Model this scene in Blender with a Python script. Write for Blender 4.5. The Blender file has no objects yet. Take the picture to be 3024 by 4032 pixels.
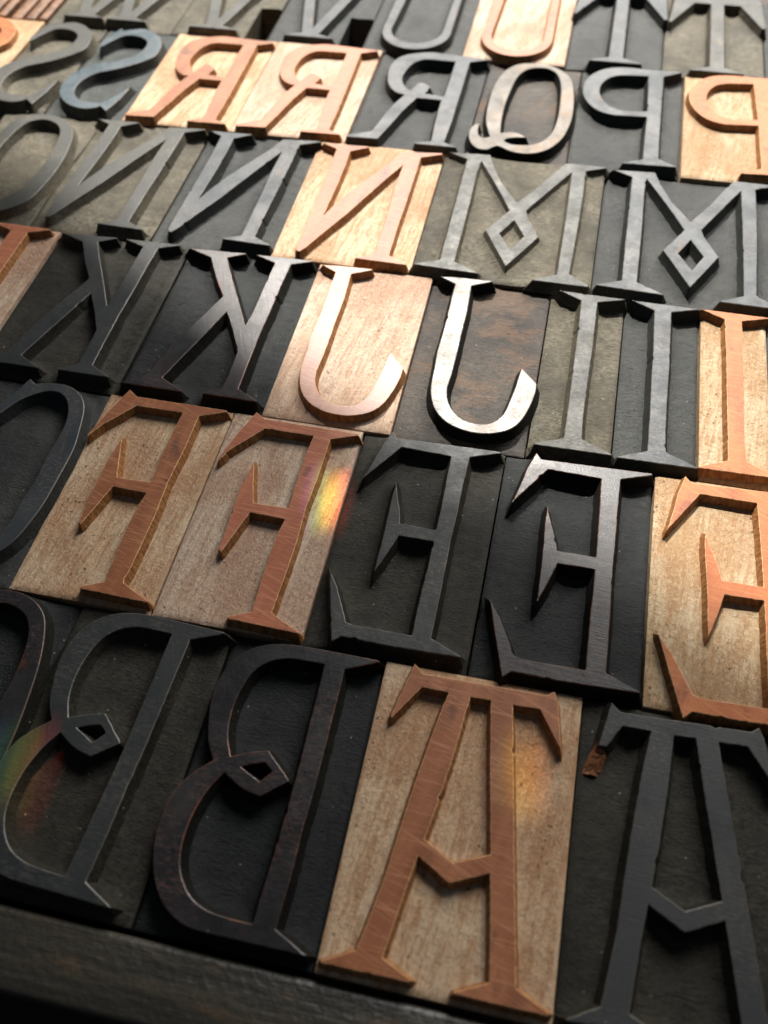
import bpy, math, random
import numpy as np
from mathutils import Vector, Matrix
from mathutils.geometry import tessellate_polygon

S = 0.06            # metres per block height: all layout numbers below are in block heights
scene = bpy.context.scene
WIN, SUNE = 22, 780
col = scene.collection
rng = random.Random(7)

# ------------------------------------------------------------------ letter outlines (mirror-image roman capitals)
OUT = {
 'A': ["-0.237,0.4804 -0.2057,0.45 0.2155,0.4547 0.2389,0.4737 0.2538,0.438 0.2804,0.2746 0.199,0.4011 0.1092,0.399 0.1752,-0.0749 0.2256,-0.43 0.3232,-0.472 0.3181,-0.4797 0.0574,-0.4801 0.0589,-0.4751 0.1508,-0.4318 0.1365,-0.3152 0.1122,-0.1429 -0.0025,-0.1964 -0.1076,-0.138 -0.1231,-0.2292 -0.1535,-0.4319 -0.0612,-0.4707 -0.0671,-0.4776 -0.3219,-0.4804 -0.3232,-0.4753 -0.2314,-0.4275 -0.1951,-0.2299 -0.1655,0.0339 -0.1295,0.2804 -0.1062,0.3997 -0.198,0.4009 -0.2762,0.2729 -0.281,0.2822",
  "-0.0328,0.3975 0.0353,0.4004 0.0654,0.176 0.1054,-0.0896 -0.0004,-0.1369 -0.0976,-0.0866 -0.0763,0.0336 -0.0524,0.2085"],
 'B': ["0.278,0.4667 0.1646,0.4147 0.1669,0.2268 0.1682,0.0145 0.1652,-0.1383 0.1671,-0.2812 0.163,-0.4207 0.2675,-0.4681 0.2651,-0.4716 0.0793,-0.4719 0.0584,-0.472 0.0368,-0.4722 0.0153,-0.4724 -0.0056,-0.4725 -0.0251,-0.4724 -0.0426,-0.4718 -0.07,-0.4707 -0.0925,-0.4685 -0.1147,-0.463 -0.1388,-0.4531 -0.1626,-0.4397 -0.1839,-0.4242 -0.202,-0.4063 -0.2177,-0.3862 -0.2314,-0.3654 -0.2432,-0.3445 -0.2529,-0.323 -0.2612,-0.3009 -0.2682,-0.2788 -0.2738,-0.2562 -0.2772,-0.2312 -0.278,-0.2092 -0.2776,-0.185 -0.2762,-0.1611 -0.2741,-0.14 -0.2705,-0.1172 -0.2654,-0.0978 -0.2586,-0.0797 -0.2451,-0.0547 -0.2272,-0.0309 -0.2117,-0.0141 -0.1942,0.0029 -0.1766,0.0199 -0.1889,0.0382 -0.2012,0.0564 -0.2119,0.0755 -0.2202,0.0948 -0.227,0.1149 -0.2334,0.1385 -0.2388,0.1601 -0.2444,0.1841 -0.249,0.2091 -0.2514,0.2334 -0.2516,0.2571 -0.2501,0.281 -0.2468,0.3041 -0.2419,0.3254 -0.2327,0.351 -0.2205,0.374 -0.2062,0.3945 -0.1897,0.4123 -0.1711,0.4275 -0.1503,0.4404 -0.1277,0.4509 -0.103,0.459 -0.0758,0.4651 -0.0545,0.4683 -0.0324,0.4703 -0.0078,0.4715 0.0211,0.4722 0.0364,0.4724 0.0535,0.4725 0.0721,0.4725 0.0921,0.4725 0.1131,0.4724 0.1349,0.4722 0.1572,0.4721 0.1798,0.4719 0.2023,0.4717 0.2246,0.4715 0.2464,0.4714 0.2674,0.4713",
  "0.0924,0.4195 0.0978,0.1675 0.1013,0.0137 0.101,-0.1021 0.0976,-0.249 0.0956,-0.3423 0.0926,-0.4212 0.0698,-0.4211 0.0469,-0.4211 0.0237,-0.4204 -0.0004,-0.4191 -0.0249,-0.4171 -0.0478,-0.4133 -0.0688,-0.4073 -0.0883,-0.3994 -0.106,-0.3895 -0.1293,-0.3707 -0.1487,-0.3479 -0.1596,-0.3309 -0.1689,-0.3123 -0.1763,-0.2925 -0.1817,-0.272 -0.1852,-0.2504 -0.1869,-0.227 -0.187,-0.2078 -0.1861,-0.1872 -0.1842,-0.1664 -0.1814,-0.1461 -0.1757,-0.1196 -0.1683,-0.0936 -0.1598,-0.0696 -0.1501,-0.0486 -0.1393,-0.0295 -0.1285,-0.0104 -0.1106,-0.0212 -0.0919,-0.0319 -0.0711,-0.0424 -0.0482,-0.0515 -0.0222,-0.0569 0.0051,-0.0611 0.0816,0.0027 0.0798,0.0092 -0.0103,0.0881 -0.0304,0.082 -0.0504,0.076 -0.0699,0.0692 -0.0885,0.0613 -0.1065,0.0528 -0.1246,0.0442 -0.1355,0.0656 -0.1463,0.0869 -0.1552,0.1095 -0.1614,0.1343 -0.1656,0.1604 -0.168,0.1864 -0.1686,0.212 -0.1675,0.2376 -0.1643,0.2631 -0.1592,0.2897 -0.1521,0.3162 -0.1426,0.3397 -0.1306,0.3587 -0.1162,0.3747 -0.0997,0.3883 -0.0811,0.3997 -0.0603,0.4086 -0.0383,0.4151 -0.014,0.4182 0.0116,0.4188 0.0354,0.419 0.065,0.4195",
  "-0.0807,0.0172 -0.0648,0.026 -0.0481,0.0342 -0.0289,0.0407 -0.0088,0.0466 0.0213,0.0234 -0.0086,-0.0161"],
 'E': ["-0.1803,0.4895 -0.1578,0.46 -0.12,0.4603 0.2672,0.4679 0.2695,0.4588 0.1516,0.4168 0.1483,0.2769 0.1486,0.1375 0.1462,-0.0082 0.1487,-0.1742 0.149,-0.2944 0.1486,-0.4061 0.2616,-0.4526 0.2607,-0.4578 -0.0102,-0.4651 -0.1601,-0.4612 -0.1881,-0.4895 -0.2285,-0.3491 -0.2695,-0.2017 -0.2253,-0.2661 -0.1874,-0.3408 -0.1579,-0.4027 -0.1303,-0.4092 0.0809,-0.4091 0.0796,-0.3244 0.0798,-0.2158 0.0825,-0.1025 0.0823,-0.0091 -0.0496,-0.0086 -0.0728,-0.0872 -0.1055,-0.1802 -0.1072,-0.0999 -0.1067,-0.0229 -0.1101,0.0862 -0.1133,0.1739 -0.1115,0.2388 -0.0899,0.1657 -0.0695,0.1067 -0.0562,0.0476 0.0823,0.0448 0.0826,0.112 0.0808,0.2507 0.0771,0.4056 -0.1266,0.4138 -0.2457,0.2289 -0.2292,0.2952 -0.2063,0.4087"],
 'F': ["-0.1883,0.4857 -0.1426,0.4543 0.2593,0.4519 0.2654,0.4431 0.1559,0.4006 0.1561,0.2078 0.149,0.0406 0.1568,-0.1015 0.1561,-0.2388 0.1527,-0.3707 0.1515,-0.425 0.2673,-0.4793 0.2658,-0.4857 0.0041,-0.4797 -0.0008,-0.4713 0.0801,-0.4349 0.0749,-0.3214 0.071,-0.1879 0.0743,-0.0825 0.0841,-0.0218 -0.059,-0.0165 -0.0916,-0.1365 -0.1116,-0.2138 -0.1235,-0.2058 -0.1252,-0.1148 -0.131,-0.0145 -0.1312,0.1056 -0.1192,0.2287 -0.0817,0.1 -0.0592,0.0292 0.0821,0.0311 0.0781,0.1312 0.076,0.2547 0.082,0.4053 -0.1262,0.4042 -0.2278,0.2759 -0.2632,0.2063 -0.2673,0.2159 -0.232,0.3489"],
 'J': ["-0.2582,0.4482 -0.1819,0.4571 -0.016,0.4612 -0.0147,0.4556 -0.107,0.4104 -0.099,0.2389 -0.1011,0.0765 -0.1005,-0.053 -0.1018,-0.1536 -0.1076,-0.2342 -0.1043,-0.2636 -0.0989,-0.2924 -0.0879,-0.3206 -0.0736,-0.3465 -0.0565,-0.3681 -0.0371,-0.3858 -0.0159,-0.3996 0.0078,-0.4087 0.0362,-0.4124 0.0644,-0.4109 0.0871,-0.4051 0.1072,-0.3924 0.1202,-0.3784 0.1323,-0.3606 0.1423,-0.3399 0.1479,-0.322 0.1521,-0.3021 0.1556,-0.2813 0.1591,-0.2609 0.1627,-0.2409 0.1659,-0.2209 0.169,-0.2009 0.1721,-0.1809 0.1827,-0.0655 0.2572,-0.1466 0.2582,-0.1716 0.2574,-0.2006 0.255,-0.2199 0.2517,-0.2416 0.2475,-0.2642 0.2427,-0.2859 0.2372,-0.3069 0.2311,-0.328 0.2243,-0.348 0.2168,-0.3656 0.2062,-0.385 0.1945,-0.401 0.1809,-0.415 0.1647,-0.4273 0.1468,-0.4375 0.1284,-0.4459 0.1013,-0.455 0.0721,-0.4601 0.0499,-0.4612 0.0263,-0.4605 0.003,-0.4577 -0.0198,-0.4526 -0.0422,-0.4454 -0.0628,-0.4365 -0.0808,-0.4261 -0.097,-0.4139 -0.1117,-0.4002 -0.1251,-0.3848 -0.1371,-0.3677 -0.1476,-0.349 -0.1567,-0.3278 -0.1644,-0.3049 -0.1704,-0.2822 -0.1747,-0.2615 -0.1773,-0.241 -0.1793,-0.2175 -0.1804,-0.1963 -0.181,-0.173 -0.1814,-0.1489 -0.1819,-0.1252 -0.1872,-0.0373 -0.1838,0.0544 -0.182,0.155 -0.1835,0.3282 -0.1822,0.4096"],
 'I': ["-0.1496,0.4683 0.1504,0.4624 0.1506,0.4578 0.0301,0.4194 0.031,0.0981 0.0268,-0.1372 0.0266,-0.2952 0.0315,-0.4035 0.1556,-0.4606 0.1525,-0.467 -0.1547,-0.4683 -0.1556,-0.4608 -0.0418,-0.4106 -0.0405,-0.2142 -0.0415,-0.0046 -0.0413,0.2045 -0.0455,0.4183"],
 'N': ["-0.327,0.4451 -0.0764,0.456 -0.0735,0.4489 -0.165,0.3942 -0.1605,0.2766 -0.1612,0.1028 -0.1654,-0.026 -0.1706,-0.1699 -0.1467,-0.0995 -0.0862,0.0467 -0.0096,0.19 0.0655,0.3267 0.1135,0.4407 0.3252,0.4616 0.327,0.4513 0.2196,0.404 0.2207,0.2307 0.2199,0.0235 0.2173,-0.1649 0.2184,-0.4066 0.3121,-0.4544 0.3097,-0.4616 0.0638,-0.4572 0.0634,-0.4505 0.147,-0.4119 0.1465,-0.2414 0.1437,-0.0664 0.1367,0.1357 0.1405,0.3242 0.0812,0.196 0.0135,0.0351 -0.0554,-0.1304 -0.133,-0.292 -0.196,-0.4283 -0.2144,-0.4562 -0.2311,-0.4522 -0.2397,-0.4275 -0.2402,-0.2658 -0.2387,-0.116 -0.2363,0.0596 -0.2381,0.2111 -0.2418,0.4056"],
 'M': ["-0.4037,0.4577 -0.1866,0.4714 -0.1488,0.3627 -0.0953,0.2417 -0.0167,0.1205 -0.0002,0.0926 0.0885,0.238 0.1474,0.3589 0.205,0.4605 0.2352,0.4668 0.4147,0.4645 0.4117,0.4546 0.3149,0.412 0.3173,0.2161 0.3145,-0.0429 0.3079,-0.2862 0.3046,-0.3946 0.3994,-0.4594 0.3943,-0.4714 0.1407,-0.468 0.1431,-0.4608 0.2483,-0.4073 0.2493,-0.1373 0.2473,0.1154 0.2436,0.3872 0.2014,0.313 0.1158,0.1532 0.0535,0.037 0.0671,-0.012 0.1014,-0.0817 0.1366,-0.1538 0.0094,-0.3957 -0.1219,-0.1474 -0.0278,0.024 -0.0812,0.1356 -0.145,0.2604 -0.2259,0.4083 -0.2319,0.3008 -0.2286,0.0647 -0.2294,-0.1836 -0.2309,-0.4013 -0.108,-0.462 -0.1117,-0.4688 -0.4147,-0.4564 -0.4142,-0.4508 -0.3008,-0.4009 -0.3012,-0.0703 -0.3006,0.1958 -0.3007,0.4124",
  "0.0052,-0.0488 0.0663,-0.1626 0.0145,-0.2691 -0.0518,-0.1595"],
 'K': ["-0.3117,0.4473 -0.0214,0.4599 -0.0206,0.4534 -0.1031,0.4118 -0.0337,0.2761 0.0576,0.1069 0.1256,-0.0227 0.1325,0.0609 0.1334,0.2173 0.1363,0.4161 0.0334,0.4538 0.0347,0.4597 0.311,0.4641 0.3117,0.4567 0.2171,0.4188 0.2117,0.2853 0.2107,0.1011 0.2073,-0.0666 0.2088,-0.2415 0.2123,-0.4024 0.3093,-0.4534 0.3073,-0.4596 0.0696,-0.4571 0.0688,-0.4499 0.1104,-0.4308 0.1398,-0.4089 0.1439,-0.3609 0.1428,-0.2695 0.1397,-0.1879 0.0746,-0.0587 0.0131,0.0471 -0.0265,-0.0777 -0.0849,-0.2502 -0.1335,-0.4011 -0.0261,-0.4592 -0.0283,-0.4641 -0.3019,-0.4627 -0.3037,-0.4555 -0.28,-0.4511 -0.2573,-0.4436 -0.2367,-0.428 -0.2192,-0.4075 -0.2071,-0.3856 -0.1977,-0.3574 -0.1939,-0.343 -0.1897,-0.3258 -0.1853,-0.3066 -0.1807,-0.2859 -0.1759,-0.2644 -0.1712,-0.2426 -0.1664,-0.2213 -0.1619,-0.201 -0.1018,-0.0336 -0.0447,0.1209 -0.0376,0.1458 -0.1105,0.262 -0.1824,0.4001"],
 'R': ["0.3074,0.4455 0.3103,0.4356 0.2158,0.3956 0.2191,0.2085 0.2212,-0.0098 0.2232,-0.2184 0.2183,-0.4222 0.2884,-0.4523 0.288,-0.4588 0.066,-0.4635 0.0638,-0.452 0.1472,-0.4225 0.1369,-0.2894 0.129,-0.1309 0.1277,-0.0278 -0.0123,-0.0274 -0.0621,-0.1689 -0.0997,-0.3183 -0.1388,-0.4561 -0.3045,-0.4668 -0.3103,-0.4491 -0.184,-0.3887 -0.1584,-0.2487 -0.1301,-0.1277 -0.0864,-0.0074 -0.1037,-0.0061 -0.1223,-0.0013 -0.1453,0.0123 -0.1686,0.0335 -0.1826,0.0524 -0.1956,0.075 -0.2068,0.1009 -0.2137,0.1228 -0.2197,0.147 -0.2245,0.1723 -0.2281,0.1975 -0.2304,0.2178 -0.232,0.2387 -0.2328,0.2597 -0.2324,0.2801 -0.2302,0.2994 -0.2251,0.3224 -0.2179,0.3444 -0.2084,0.3648 -0.1969,0.3829 -0.1832,0.3983 -0.1674,0.4114 -0.1496,0.4228 -0.1301,0.4333 -0.1081,0.4432 -0.0838,0.4521 -0.0589,0.4594 -0.0354,0.4646 -0.0136,0.4668 0.0072,0.4667 0.0278,0.4656 0.0485,0.465",
  "0.1323,0.3871 0.1104,0.3871 0.0879,0.3871 0.0657,0.3871 0.0446,0.3869 0.0252,0.3865 -0.0028,0.3865 -0.0273,0.386 -0.0494,0.3808 -0.0697,0.3693 -0.0877,0.3531 -0.1028,0.3332 -0.1119,0.3154 -0.1193,0.295 -0.1252,0.2734 -0.13,0.2517 -0.1338,0.2294 -0.1364,0.2063 -0.1375,0.1835 -0.1364,0.1623 -0.1312,0.1368 -0.1225,0.1134 -0.1115,0.092 -0.0977,0.0729 -0.0816,0.0557 -0.0655,0.0384 -0.0579,0.0596 -0.0503,0.0817 -0.0427,0.1018 -0.0353,0.1169 -0.0229,0.1302 -0.0064,0.1316 0.0088,0.1227 0.0263,0.1079 0.0438,0.0932 0.0239,0.0231 0.1346,0.0115 0.134,0.1573"],
 'Q': ["-0.0257,0.453 -0.003,0.4573 0.0207,0.4602 0.0446,0.4605 0.0681,0.4569 0.0868,0.4509 0.1056,0.4424 0.1241,0.4318 0.1419,0.4197 0.1585,0.4065 0.174,0.3928 0.1887,0.3781 0.2025,0.3618 0.2149,0.3432 0.2256,0.3214 0.2321,0.3035 0.2376,0.2838 0.2423,0.2627 0.2463,0.2405 0.2499,0.2174 0.2532,0.194 0.2563,0.1704 0.2589,0.1492 0.2611,0.127 0.2631,0.1041 0.2649,0.0809 0.2663,0.0578 0.2674,0.035 0.2683,0.013 0.2688,-0.008 0.2691,-0.0305 0.2692,-0.052 0.2688,-0.0728 0.2681,-0.0931 0.2669,-0.1132 0.265,-0.1334 0.2626,-0.154 0.2596,-0.1752 0.2561,-0.1969 0.2522,-0.2186 0.2476,-0.2402 0.2424,-0.2611 0.2365,-0.2812 0.2298,-0.3 0.2209,-0.3208 0.2109,-0.3408 0.2,-0.3597 0.1883,-0.3772 0.1761,-0.3931 0.1634,-0.4072 0.1432,-0.4247 0.1215,-0.4386 0.0989,-0.4489 0.0762,-0.456 0.053,-0.4596 0.0292,-0.4597 0.0055,-0.4569 -0.0174,-0.4522 -0.04,-0.4429 -0.0625,-0.4295 -0.0834,-0.4175 -0.1011,-0.4124 -0.1235,-0.4304 -0.1422,-0.4536 -0.1691,-0.4605 -0.1968,-0.4563 -0.2138,-0.4456 -0.2299,-0.4295 -0.2436,-0.4097 -0.2521,-0.3921 -0.2593,-0.3721 -0.2649,-0.351 -0.2682,-0.3304 -0.2692,-0.3023 -0.2665,-0.2742 -0.2608,-0.2511 -0.245,-0.231 -0.2258,-0.2164 -0.2256,-0.2383 -0.2253,-0.2603 -0.224,-0.2804 -0.2199,-0.3067 -0.2127,-0.3278 -0.2003,-0.3434 -0.1852,-0.351 -0.1688,-0.3457 -0.1517,-0.3355 -0.1587,-0.3133 -0.1659,-0.2908 -0.1732,-0.2683 -0.1802,-0.246 -0.1863,-0.2243 -0.1914,-0.2033 -0.1959,-0.1795 -0.199,-0.1571 -0.2012,-0.1351 -0.2029,-0.1125 -0.2045,-0.0886 -0.2057,-0.0676 -0.2068,-0.046 -0.2077,-0.0239 -0.2082,-0.0012 -0.2082,0.0221 -0.2079,0.0461 -0.2073,0.0676 -0.2065,0.09 -0.2054,0.1131 -0.204,0.1363 -0.2022,0.1593 -0.2,0.1817 -0.1972,0.2031 -0.1933,0.2273 -0.1889,0.2512 -0.184,0.2745 -0.1783,0.2967 -0.172,0.3175 -0.1649,0.3366 -0.1554,0.3572 -0.1449,0.3758 -0.1334,0.3924 -0.1209,0.407 -0.1074,0.4197 -0.089,0.4322 -0.0688,0.4413 -0.0476,0.4479",
  "0.014,0.407 -0.006,0.4 -0.0247,0.3896 -0.0416,0.3733 -0.0532,0.3568 -0.0639,0.3372 -0.0734,0.3139 -0.0816,0.286 -0.0852,0.2695 -0.0884,0.2512 -0.0913,0.2315 -0.0939,0.2107 -0.0963,0.1894 -0.0985,0.1678 -0.1005,0.1463 -0.1025,0.1253 -0.1044,0.1045 -0.1061,0.0832 -0.1077,0.0617 -0.1091,0.0401 -0.1103,0.0186 -0.1113,-0.0025 -0.1121,-0.0232 -0.1126,-0.0433 -0.1129,-0.0657 -0.1127,-0.0879 -0.1123,-0.1097 -0.1116,-0.1309 -0.1107,-0.1514 -0.1097,-0.1708 -0.1087,-0.1891 -0.1071,-0.2121 -0.1051,-0.2326 -0.1029,-0.2517 -0.1007,-0.2704 -0.0986,-0.2899 -0.0739,-0.2792 -0.0494,-0.2715 -0.0251,-0.2711 -0.0009,-0.2772 0.0229,-0.2923 0.0468,-0.3109 0.0216,-0.3131 -0.0038,-0.3169 -0.0324,-0.3252 -0.0566,-0.3357 -0.0656,-0.3468 -0.0708,-0.359 -0.0506,-0.3744 -0.0262,-0.3857 -0.0024,-0.3869 0.025,-0.3844 0.0512,-0.3791 0.0747,-0.3725 0.097,-0.3631 0.1177,-0.347 0.1296,-0.3332 0.1413,-0.317 0.1522,-0.2984 0.162,-0.2775 0.1702,-0.2547 0.175,-0.237 0.179,-0.2179 0.1823,-0.1976 0.1851,-0.1764 0.1873,-0.1544 0.1891,-0.1318 0.1905,-0.1089 0.1914,-0.0883 0.1919,-0.0667 0.1919,-0.0445 0.1916,-0.0219 0.1911,0.0009 0.1903,0.0236 0.1895,0.046 0.1886,0.0678 0.1876,0.0894 0.1866,0.1112 0.1855,0.1329 0.1842,0.1545 0.1826,0.1756 0.1807,0.1961 0.1785,0.2157 0.1758,0.2343 0.1718,0.2579 0.1673,0.2805 0.1622,0.3018 0.1565,0.3217 0.1499,0.3396 0.1426,0.3554 0.1295,0.3751 0.1143,0.3905 0.0981,0.402 0.0818,0.4101 0.0592,0.4144 0.0359,0.4124"],
 'P': ["0.2724,0.4801 0.2726,0.4704 0.1734,0.4082 0.1735,0.0636 0.1751,-0.244 0.1768,-0.4047 0.2716,-0.4584 0.2673,-0.4659 -0.0066,-0.4801 -0.0053,-0.4696 0.0964,-0.4244 0.0966,-0.1977 0.0985,-0.0227 0.0747,-0.0243 0.0509,-0.0259 0.027,-0.0275 0.0031,-0.0289 -0.0211,-0.0309 -0.0454,-0.0334 -0.0695,-0.0346 -0.0928,-0.0327 -0.1155,-0.0274 -0.1378,-0.0198 -0.159,-0.0095 -0.1785,0.0036 -0.193,0.0165 -0.2067,0.0315 -0.2195,0.048 -0.2309,0.0656 -0.241,0.0836 -0.2496,0.1022 -0.2571,0.1216 -0.2632,0.1419 -0.2678,0.1629 -0.2709,0.1844 -0.2725,0.207 -0.2726,0.2307 -0.2712,0.2548 -0.2681,0.2785 -0.263,0.3009 -0.2557,0.3225 -0.2463,0.3437 -0.2352,0.3641 -0.2228,0.383 -0.2095,0.3999 -0.1951,0.4149 -0.1793,0.4284 -0.1625,0.4401 -0.1448,0.4503 -0.1266,0.4587 -0.1078,0.4651 -0.0883,0.4694 -0.0681,0.4723 -0.0473,0.4741 -0.0259,0.4754 -0.0037,0.4758 0.0193,0.4751 0.0429,0.4736 0.0665,0.472 0.0899,0.4707",
  "0.0874,0.4007 0.0675,0.3993 0.0478,0.398 0.0278,0.3965 0.0075,0.3943 -0.0142,0.3918 -0.0368,0.3891 -0.0586,0.3854 -0.0779,0.3801 -0.0992,0.3709 -0.1171,0.3592 -0.133,0.3433 -0.1444,0.3274 -0.155,0.3087 -0.164,0.2886 -0.1706,0.2686 -0.1747,0.2486 -0.1767,0.2279 -0.1767,0.2072 -0.1751,0.1871 -0.1703,0.1611 -0.1623,0.1358 -0.1518,0.1118 -0.1387,0.0884 -0.123,0.0663 -0.1053,0.0482 -0.0854,0.0352 -0.0635,0.0262 -0.0411,0.0206 -0.0186,0.019 0.0045,0.0207 0.0277,0.0234 0.051,0.0267 0.0744,0.0311 0.0979,0.0354"],
 'S': ["-0.1778,0.2452 -0.1506,0.3582 -0.1141,0.446 -0.0958,0.4199 -0.0757,0.4275 -0.0557,0.4352 -0.0351,0.4423 -0.0142,0.4502 0.0073,0.4575 0.0302,0.4596 0.049,0.4563 0.0689,0.4499 0.089,0.4407 0.1086,0.4289 0.1243,0.4172 0.1403,0.4033 0.1559,0.3879 0.1701,0.3717 0.1821,0.3554 0.1939,0.3347 0.203,0.3131 0.2099,0.2907 0.215,0.2676 0.2182,0.2477 0.2202,0.2265 0.221,0.2052 0.2203,0.1852 0.2178,0.1675 0.2094,0.1447 0.1967,0.1263 0.1814,0.1075 0.1688,0.0921 0.1549,0.0764 0.1394,0.0605 0.1221,0.0444 0.1068,0.0311 0.0901,0.0174 0.0725,0.0037 0.0543,-0.0098 0.0358,-0.0228 0.0162,-0.035 -0.0049,-0.0465 -0.0259,-0.0579 -0.0455,-0.0698 -0.0623,-0.0827 -0.0791,-0.101 -0.0927,-0.1208 -0.1037,-0.1409 -0.1126,-0.1602 -0.1209,-0.184 -0.125,-0.2071 -0.126,-0.2305 -0.124,-0.2554 -0.1188,-0.2806 -0.111,-0.3034 -0.1001,-0.323 -0.0864,-0.3403 -0.0717,-0.3545 -0.0488,-0.3696 -0.0228,-0.379 -0.0022,-0.3824 0.0202,-0.3837 0.0414,-0.3843 0.0691,-0.3842 0.0955,-0.3832 0.1506,-0.2923 0.1997,-0.1884 0.184,-0.3276 0.1509,-0.4596 0.0955,-0.4115 0.0913,-0.4207 0.0842,-0.4295 0.0644,-0.4426 0.0377,-0.4534 0.0176,-0.4562 -0.0047,-0.4563 -0.0288,-0.4527 -0.0484,-0.4473 -0.0695,-0.4398 -0.0906,-0.4301 -0.1106,-0.4182 -0.1297,-0.4038 -0.1483,-0.3869 -0.1655,-0.3682 -0.1804,-0.3482 -0.1906,-0.3311 -0.1996,-0.3128 -0.2073,-0.2937 -0.2134,-0.2741 -0.2178,-0.2543 -0.2203,-0.2341 -0.221,-0.2131 -0.2202,-0.192 -0.218,-0.1712 -0.2147,-0.1514 -0.2091,-0.128 -0.2017,-0.1054 -0.1919,-0.0838 -0.1794,-0.0629 -0.1667,-0.0467 -0.1517,-0.0307 -0.1353,-0.0154 -0.1185,-0.0011 -0.1021,0.0117 -0.0817,0.0251 -0.0606,0.0363 -0.0401,0.0463 -0.0213,0.0562 0.0004,0.0684 0.0198,0.0797 0.0384,0.0929 0.0576,0.1084 0.0761,0.1258 0.0916,0.1467 0.1009,0.1664 0.1086,0.1888 0.1143,0.2118 0.1179,0.2332 0.1192,0.2594 0.1168,0.2841 0.1098,0.3061 0.0972,0.3252 0.08,0.3416 0.0607,0.3545 0.0392,0.3638 0.0155,0.3697 -0.0073,0.3719 -0.0286,0.3715 -0.049,0.3674 -0.068,0.3573 -0.0811,0.3442 -0.0932,0.3272 -0.1049,0.3078 -0.1165,0.288 -0.1281,0.2675 -0.1394,0.2457 -0.1507,0.2233 -0.1619,0.2013"],
 'G': ["-0.1441,0.4614 -0.1095,0.4371 -0.0843,0.4464 -0.0558,0.454 -0.0371,0.4564 -0.0161,0.4581 0.0051,0.4587 0.0243,0.4575 0.0463,0.4531 0.066,0.446 0.0844,0.4365 0.1021,0.4247 0.1184,0.4105 0.1329,0.3946 0.1447,0.3778 0.1546,0.3593 0.1635,0.3375 0.1697,0.3183 0.1753,0.2971 0.1806,0.2741 0.1859,0.2495 0.1905,0.2284 0.1954,0.2062 0.2001,0.1829 0.2041,0.1589 0.207,0.1344 0.2085,0.1135 0.2091,0.0919 0.2092,0.07 0.2089,0.0477 0.2086,0.0252 0.2083,0.0027 0.2082,-0.0204 0.208,-0.0445 0.2078,-0.0687 0.2073,-0.0924 0.2066,-0.1148 0.2055,-0.1352 0.2034,-0.1615 0.2006,-0.1841 0.1973,-0.2054 0.1933,-0.2278 0.1889,-0.2525 0.1838,-0.278 0.178,-0.3027 0.1713,-0.3248 0.1612,-0.3489 0.1495,-0.3694 0.1354,-0.3897 0.1238,-0.4072 0.1114,-0.4256 0.0965,-0.4418 0.0776,-0.4531 0.0575,-0.4583 0.0333,-0.4612 0.0078,-0.4614 -0.0162,-0.4583 -0.0359,-0.4512 -0.0503,-0.4388 -0.0613,-0.4216 -0.0704,-0.4015 -0.079,-0.3807 -0.0885,-0.3613 -0.066,-0.3668 -0.0426,-0.373 -0.0196,-0.3789 0.0017,-0.3833 0.0201,-0.3852 0.0437,-0.3823 0.0624,-0.3743 0.0773,-0.3637 0.0914,-0.3439 0.1002,-0.3186 0.106,-0.2996 0.1108,-0.2785 0.1141,-0.2539 0.115,-0.2327 0.1147,-0.2095 0.1142,-0.1846 0.1143,-0.1586 0.1153,-0.1367 0.1168,-0.1135 0.1184,-0.0897 0.1197,-0.0658 0.1203,-0.0425 0.1199,-0.0196 0.1189,0.0034 0.1175,0.0261 0.1163,0.0484 0.1157,0.07 0.1159,0.0911 0.1166,0.1118 0.1174,0.1319 0.1182,0.1515 0.1184,0.1702 0.1184,0.1927 0.1181,0.214 0.1172,0.2344 0.1151,0.254 0.1104,0.2792 0.1039,0.3029 0.0961,0.3245 0.0823,0.3524 0.066,0.3754 0.0477,0.3935 0.027,0.4062 0.0039,0.4132 -0.0217,0.413 -0.0407,0.4072 -0.0608,0.3976 -0.0803,0.3856 -0.0985,0.3724 -0.1162,0.3567 -0.1334,0.337 -0.1468,0.317 -0.1605,0.2932 -0.1729,0.2701 -0.1829,0.252 -0.1916,0.2369 -0.1992,0.224 -0.2092,0.2845"],
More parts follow.
